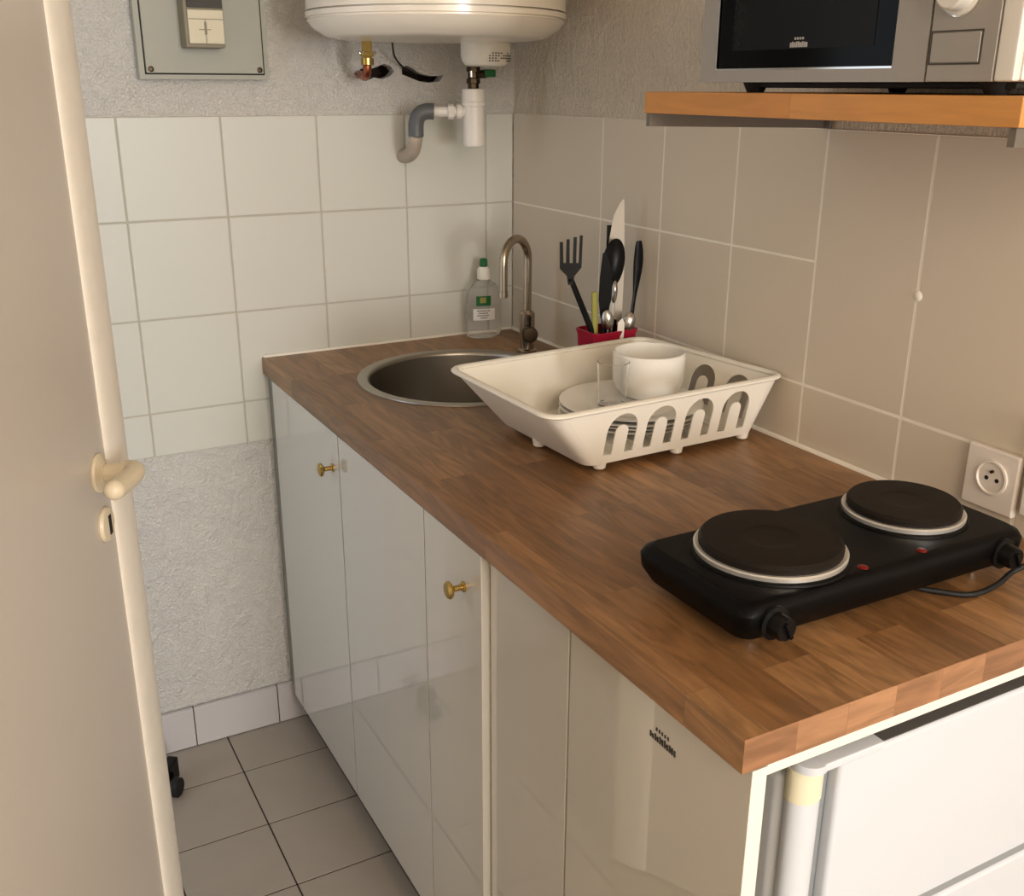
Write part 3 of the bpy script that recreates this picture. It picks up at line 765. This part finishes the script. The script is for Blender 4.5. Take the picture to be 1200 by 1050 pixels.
mw = thing('microwave', (-.17, -1.31, 1.478), 'silver microwave oven with black window on the bamboo shelf', 'microwave')
mx0, my0, my1, mz0, mz1 = -.320, -1.535, -1.083, 1.4885, 1.745
bm = B(); box(bm, mx0+.012, -.02, my0, my1, mz0, mz1, .004); obj('casing', bm, 'silver_light', mw)
bm = B()
wy0, wy1, wz0, wz1 = -1.392, -1.114, 1.504, 1.730
def dframe(bm, y0, y1, z0, z1, hy0_, hy1_, hz0, hz1, xf, t):
    add_sheet(bm, [[(y0, z0), (y1, z0), (y1, z1), (y0, z1)], [(hy0_, hz0), (hy1_, hz0), (hy1_, hz1), (hy0_, hz1)]], t, lambda u, v, w: Vector((xf+t/2+w, u, v)))
dframe(bm, -1.434, my1, mz0, mz1, wy0, wy1, wz0, wz1, mx0, .012)
dr = obj('door', bm, 'silver', mw)
bm = B(); box(bm, mx0+.0015, mx0+.008, wy0, wy1, wz0, wz1); obj('window', bm, 'winglass', dr, label='black glass window')
bm = B(); box(bm, mx0+.0009, mx0+.0016, wy0+.028, wy1-.026, wz0+.020, wz1-.03); obj('screen', bm, 'wingrey', dr)
bm = B(); box(bm, mx0-.0006, mx0+.002, wy1, wy1+.0022, wz0-.001, wz1); box(bm, mx0-.0004, mx0+.002, wy0, wy1, wz0-.0022, wz0); obj('window_trim', bm, 'chrome', dr)
bm = B()
for i in range(9):
    y = -1.2415-.0031*i; box(bm, mx0+.0004, mx0+.0010, y-.0011, y+.0011, 1.5255, 1.5255+(.005, .006, .005, .006, .006, .005, .006, .0055, .005)[i])
for i in range(4):
    y = -1.248-.004*i; box(bm, mx0+.0004, mx0+.0010, y-.0012, y+.0012, 1.5335, 1.536)
obj('badge', bm, 'greymark', dr, label='small pale logo')
bm = B(); box(bm, mx0, mx0+.012, -1.512, -1.436, mz0, mz1, .0012); cp = obj('control_panel', bm, 'silver', mw)
bm = B(); box(bm, mx0+.001, mx0+.012, -1.534, -1.5125, mz0, mz1, .003); obj('corner_trim', bm, 'silver_light', mw, label='bright silver corner strip')
bm = B()
dframe(bm, -1.497, -1.4375, 1.504, 1.535, -1.4955, -1.439, 1.5055, 1.5335, mx0-.0006, .0008)
obj('button_outline', bm, 'darkmark', cp)
bm = B(); box(bm, mx0-.0015, mx0+.002, -1.495, -1.4395, 1.506, 1.533, .001); obj('door_button', bm, 'silver', cp)
bm = B(); lathe(bm, (mx0, -1.466, 1.570), [(.0225, 0), (.0225, .002), (.019, .003), (.018, .015), (.016, .017), (0, .0175)], 32, axis=(-1, 0, 0)); kb = obj('dial', bm, 'silver_light', cp)
bm = B(); lathe(bm, (mx0, -1.466, 1.570), [(.0235, -.001), (.0238, .0012), (.0225, .0015)], 32, axis=(-1, 0, 0), cap=False); obj('dial_ring', bm, 'chrome', kb)
for x in (-.295, -.05):
    for y in (-1.16, -1.50):
        bm = B(); lathe(bm, (x, y, 1.4768), [(.010, 0), (.012, .004), (.016, .0125)], 16); obj('foot', bm, 'rubber', mw)
bm = B(); box(bm, -.30, -.04, -1.525, -1.145, 1.4822, 1.4886, .002); obj('base_pan', bm, 'rubber', mw, label='black underside')

# ------------------------------------------------------------------ water heater
hc = Vector((-.312, -.268, .013)); HR = .244
wh = thing('water_heater', (hc.x, hc.y, 1.55), 'white cylindrical electric water heater hanging in the corner', 'water heater')
bm = B()
lathe(bm, hc, [(HR, 1.600), (HR, 2.12), (HR-.02, 2.16), (0, 2.17)], 72, cap=False)
lathe(bm, hc, [(HR-.010, 1.6002), (HR, 1.6005)], 72, cap=False)
obj('tank', bm, 'heater', wh)
bm = B()
lathe(bm, hc, [(HR-.009, 1.603), (HR-.009, 1.5975), (HR+.001, 1.597), (HR+.001, 1.5885), (HR-.004, 1.5875), (HR-.004, 1.5845), (HR-.001, 1.5835), (HR-.012, 1.570), (HR-.034, 1.557), (HR-.055, 1.5525), (HR-.10, 1.552), (0, 1.552)], 72, cap=False)
obj('bottom_cap', bm, 'heater', wh)
bm = B(); box(bm, hc.x-.10, hc.x+.10, -.030, -.002, 1.64, 1.70, .002); obj('wall_bracket', bm, 'heater', wh)
dc = Vector((-.168, -.19, 0))
bm = B(); lathe(bm, dc, [(.051, 1.566), (.051, 1.545), (.049, 1.532), (.042, 1.523), (.030, 1.5205), (0, 1.520)], 40, cap=False); ds = obj('thermostat_cover', bm, 'whiteplastic', wh, label='white domed plastic cover with small print')
# small print on the dome, facing the camera side
bm = B()
rng = random.Random(3)
for r in range(4):
    for k in range(11):
        if rng.random() < .3: continue
        a = math.radians(-108+7.2*k); z = 1.545-.0048*r; rad = .0512 if r < 2 else .0508-.0010*(r-2)
        p = dc+Vector((math.cos(a)*rad, math.sin(a)*rad, z))
        obox(bm, p, ((-math.sin(a), math.cos(a), 0), (0, 0, 1), (math.cos(a), math.sin(a), 0)), (.0016, .0011, .0006))
obj('print', bm, 'darkmark', ds)
# brass inlet on the left
ic = Vector((-.402, -.13, 0))
bm = B(); lathe(bm, ic, [(.011, 1.5655), (.011, 1.546), (.015, 1.545), (.015, 1.538), (.011, 1.537), (.011, 1.533)], 6); lathe(bm, ic, [(.013, 1.534), (.013, 1.522), (.009, 1.520)], 20)
iv = obj('inlet_union', bm, 'brass', wh, label='brass and steel pipe union under the tank')
bm = B(); box(bm, ic.x-.018, ic.x+.018, ic.y-.006, ic.y+.006, 1.5400, 1.5475, .002); obj('clamp', bm, 'chrome', iv)
bm = B(); tube(bm, catmull([ic+Vector((0, 0, 1.524)), ic+Vector((0, .004, 1.508)), ic+Vector((.006, .03, 1.500)), ic+Vector((.025, .10, 1.503)), ic+Vector((.036, .150, 1.506))], 6), .0085, 14)
tag(obj('inlet_pipe', bm, 'copper'), 'short copper pipe bending from the heater into the ragged wall hole', 'pipe')
# conduit into second hole (braided dark hose)
bm = B(); tube(bm, catmull([(-.335, -.10, 1.5655), (-.31, -.05, 1.540), (-.275, -.01, 1.520), (-.24, .012, 1.505), (-.20, .03, 1.500)], 6), .0022, 10)
tag(obj('power_cable', bm, 'darkmetal'), 'thin dark cable running from the heater into the longer wall hole', 'cable')

# safety valve and waste trap
sv = thing('safety_valve', (-.165, -.150, 1.478), 'dark brass safety valve with green lever under the heater', 'valve')
vc = Vector((-.176, -.148, 0))
bm = B(); lathe(bm, vc, [(.015, 1.5205), (.015, 1.511), (.0115, 1.510), (.0115, 1.498), (.015, 1.497), (.015, 1.488), (.012, 1.487), (.012, 1.4775)], 8)
tube(bm, [vc+Vector((0, 0, 1.506)), vc+Vector((.030, -.002, 1.506))], .008, 12); obj('body', bm, 'darkmetal', sv)
bm = B(); box(bm, vc.x+.022, vc.x+.048, vc.y-.012, vc.y+.010, 1.500, 1.5155, .003); obj('lever', bm, 'green', sv, label='green plastic lever')
bm = B(); lathe(bm, vc+Vector((-.010, -.012, 1.500)), [(.004, 0), (.004, .012)], 10); obj('stem', bm, 'chrome', sv)

tp = thing('waste_trap', (-.166, -.148, 1.36), 'white plastic waste trap and pipe leading to the back wall', 'waste trap')
bm = B(); lathe(bm, vc, [(.022, 1.477), (.0240, 1.474), (.0240, 1.452), (.0255, 1.451), (.0255, 1.443), (.0225, 1.442), (.0225, 1.366), (.020, 1.362), (0, 1.361)], 32); lathe(bm, vc, [(.016, 1.4765), (.016, 1.4775), (.021, 1.4772)], 24, cap=False)
obj('trap_body', bm, 'pvc', tp)
arm0 = Vector((-.194, -.145, 1.432)); arm1 = Vector((-.258, -.118, 1.432))
bm = B(); tube(bm, [arm0, arm1], .0105, 20); ax = (arm1-arm0).normalized(); lathe(bm, arm0+ax*.006, [(.0135, 0), (.0150, .001), (.0150, .011), (.0135, .012)], 12, axis=ax); lathe(bm, arm0+ax*.024, [(.0155, 0), (.0155, .012)], 8, axis=ax)
obj('arm', bm, 'pvc', tp)
bm = B(); tube(bm, catmull([arm1-ax*.004, arm1+ax*.012, arm1+ax*.026+Vector((0, 0, -.006)), arm1+ax*.0330+Vector((0, .002, -.022)), arm1+ax*.0335+Vector((0, .003, -.050))], 8), .0165, 22)
obj('elbow', bm, 'greypvc', tp, label='dark grey pipe elbow')
e0 = arm1+ax*.0335+Vector((0, .003, -.048))
bm = B(); tube(bm, catmull([e0, e0+Vector((.000, .006, -.014)), e0+Vector((.004, .030, -.034)), e0+Vector((.010, .075, -.046)), e0+Vector((.012, .125, -.048))], 8), .0150, 22)
obj('elbow', bm, 'dirtypvc', tp, label='stained beige elbow entering the wall')

# ------------------------------------------------------------------ distribution box on the back wall
ep = thing('electrical_panel', (-.696, -.01, 1.495), 'grey-green fuse panel on the plaster left of the heater', 'electrical panel')
bm = B()
add_sheet(bm, [[(-.822, 1.493), (-.572, 1.493), (-.572, 1.85), (-.822, 1.85)], [(-.812, 1.5015), (-.581, 1.5015), (-.581, 1.84), (-.812, 1.84)]], .026, lambda u, v, w: Vector((u, -.013+w, v)))
obj('frame', bm, 'panelgrey', ep)
bm = B(); box(bm, -.8095, -.5835, -.030, -.004, 1.504, 1.838, .002); cv = obj('cover', bm, 'panelgrey', ep)
bm = B(); box(bm, -.812, -.581, -.012, -.002, 1.5015, 1.84); obj('gap', bm, 'rubber', ep)
for x in (-.801, -.592):
    bm = B(); lathe(bm, (x, -.030, 1.511), [(.0055, 0), (.0055, .0015), (.0035, .002), (.003, .0005), (0, .0005)], 14, axis=(0, -1, 0)); obj('screw', bm, 'darkmetal', cv)
bk = thing('circuit_breaker', (-.70, -.03, 1.55), 'cream circuit breaker block standing out of the fuse panel', 'breaker')
bm = B(); box(bm, -.741, -.667, -.078, -.0302, 1.549, 1.70, .003); obj('housing', bm, 'breakerbody', bk)
bm = B(); box(bm, -.735, -.669, -.084, -.079, 1.556, 1.6155, .002); fc_ = obj('face_plate', bm, 'breaker', bk)
bm = B(); box(bm, -.735, -.669, -.081, -.079, 1.619, 1.66, .001); obj('label_strip', bm, 'darkmark', bk, label='dark label strip')
bm = B(); box(bm, -.7045, -.7030, -.0846, -.084, 1.557, 1.598); box(bm, -.7345, -.6695, -.0846, -.084, 1.5985, 1.5998)
box(bm, -.716, -.694, -.0848, -.084, 1.580, 1.5815); box(bm, -.706, -.7015, -.0850, -.084, 1.572, 1.594)
obj('engraving', bm, 'breakerbody', fc_)

# ------------------------------------------------------------------ open door on the left
az = math.radians(25)
C0 = Vector((-1.046, -.79, 0)); dd = Vector((-math.sin(az), -math.cos(az), 0)); nn = Vector((math.cos(az), -math.sin(az), 0)); RD = .019
LD = .80
bm = B(); obox(bm, C0+dd*(LD/2)+Vector((0, 0, 1.02)), (dd, nn, (0, 0, 1)), (LD/2, RD, 1.01), 0)
door = struct('door_1', bm, 'doorpaint'); door['label'] = 'beige painted door standing open at the left'
bm = B(); SW = .072
loop = [C0+dd*SW+nn*(RD-.001)]
for k in range(13):
    a = PI*k/12
    loop.append(C0+dd*(SW/2-.004+math.cos(a)*(SW/2+.004))+nn*(RD+math.sin(a)*.009))
loop += [C0-dd*(.006)-nn*RD, C0+dd*.0-nn*(RD-.001)]
lo = [bm.verts.new(p+Vector((0, 0, .0095))) for p in loop]; hi = [bm.verts.new(p+Vector((0, 0, 2.031))) for p in loop]
for i in range(len(loop)): j = (i+1) % len(loop); bm.faces.new((lo[i], lo[j], hi[j], hi[i]))
bm.faces.new(lo); bm.faces.new(hi)
obj('edge_strip', bm, 'dooredge', door, label='rounded cream edge with chipped paint')
hz = 1.028
hp = C0+dd*.107+nn*RD+Vector((0, 0, hz))
bm = B(); lathe(bm, hp, [(.024, 0), (.025, .002), (.024, .005), (.015, .008), (.013, .010)], 28, axis=nn); rs = obj('rosette', bm, 'handle', door)
bm = B(); a = hp+nn*.008
tube(bm, [a, a+nn*.028+Vector((0, 0, .002))], .0112, 18)
U_ = Vector((0, 0, 1)); lv = [a+nn*.024-dd*.006+U_*.003, a+nn*.037+dd*.002+U_*.005, a+nn*.043+dd*.016+U_*.006, a+nn*.042+dd*.045+U_*.007, a+nn*.040+dd*.086+U_*.011]
tube(bm, catmull(lv, 6), [.0112]*6+[.0118]*10+[.0122]*9, 16)
bmesh.ops.create_uvsphere(bm, u_segments=16, v_segments=10, radius=.0124, matrix=Matrix.Translation(lv[-1]))
obj('handle', bm, 'handle', door, label='cream lever handle')
kp = hp-Vector((0, 0, .069))
bm = B(); lathe(bm, kp, [(.022, 0), (.023, .002), (.021, .006), (.012, .0075), (0, .0075)], 28, axis=nn); ks = obj('keyhole_rosette', bm, 'handle', door)
bm = B(); obox(bm, kp+nn*.0078, (dd, nn, (0, 0, 1)), (.0042, .0006, .0125), 0); obj('keyhole', bm, 'rubber', ks, label='dark keyhole slit')

# castor peeping out behind the door
cs = thing('castor', (-.945, -.165, 0), 'black castor wheel on the floor just beyond the door edge', 'castor')
wc = Vector((-.934, -.175, .022)); wa = Vector((.80, -.6, 0)).normalized()
bm = B(); lathe(bm, wc-wa*.009, [(.006, 0), (.019, .0), (.0215, .002), (.0215, .016), (.019, .018), (.006, .018)], 28, axis=wa); obj('wheel', bm, 'rubber', cs)
fb = wa.cross(Vector((0, 0, 1)))
bm = B(); obox(bm, wc+Vector((-.004, .05, .010)), (wa, fb, (0, 0, 1)), (.012, .022, .026), .003); obox(bm, wc+Vector((0, .012, .012)), (wa, (0, 1, 0), (0, 0, 1)), (.003, .022, .006), .001); obj('fork', bm, 'blackplastic', cs, label='black castor housing')

# ------------------------------------------------------------------ light
def area(name, loc, rot, sx, sy, e, col):
    l = bpy.data.lights.new(name, 'AREA'); l.shape = 'RECTANGLE'; l.size = sx; l.size_y = sy; l.energy = e; l.color = col
    o = bpy.data.objects.new(name, l); COL.objects.link(o); o.location = loc; o.rotation_euler = rot; return o
area('window_daylight', ((WX0+WX1)/2, YR-.02, (WZ0+WZ1)/2), (math.radians(90), 0, 0), WX1-WX0-.08, WZ1-WZ0-.08, 114, (.985, .99, 1.0))
area('side_window_daylight', (XL-.02, (LY0+LY1)/2, (LZ0+LZ1)/2), (0, math.radians(-90), 0), LZ1-LZ0-.08, LY1-LY0-.08, 1.1, (.97, .98, 1.0))
l = bpy.data.lights.new('warm_fill', 'POINT'); l.energy = 50; l.color = (1, .87, .72); l.shadow_soft_size = .45  # added soft warm fill behind the camera, no fixture stands here
o = bpy.data.objects.new('warm_fill', l); COL.objects.link(o); o.location = (-.95, -3.3, 1.95)

w = bpy.data.worlds.new('sky'); bpy.context.scene.world = w; w.use_nodes = True
bg = w.node_tree.nodes['Background']; bg.inputs[0].default_value = (.75, .85, 1, 1); bg.inputs[1].default_value = 1.0

# ------------------------------------------------------------------ camera
cam = bpy.data.cameras.new('camera'); co = bpy.data.objects.new('camera', cam); COL.objects.link(co)
yaw, pit, rol = -.4992, -.3379, .0038
F = Vector((-math.sin(yaw)*math.cos(pit), math.cos(yaw)*math.cos(pit), math.sin(pit)))
Rt = Vector((math.cos(yaw), math.sin(yaw), 0)); U = Rt.cross(F)
R2 = Rt*math.cos(rol)+U*math.sin(rol); U2 = U*math.cos(rol)-Rt*math.sin(rol)
mtx = Matrix((R2, U2, -F)).transposed().to_4x4(); mtx.translation = Vector((-1.1946, -2.191, 1.4834))
co.matrix_world = mtx
cam.sensor_fit = 'HORIZONTAL'; cam.sensor_width = 36; cam.lens = 1207.87/1200*36; cam.clip_start = .02
S = bpy.context.scene; S.camera = co
S.view_settings.view_transform = 'Standard'; S.view_settings.look = 'None'; S.view_settings.exposure = .08; S.view_settings.gamma = 1
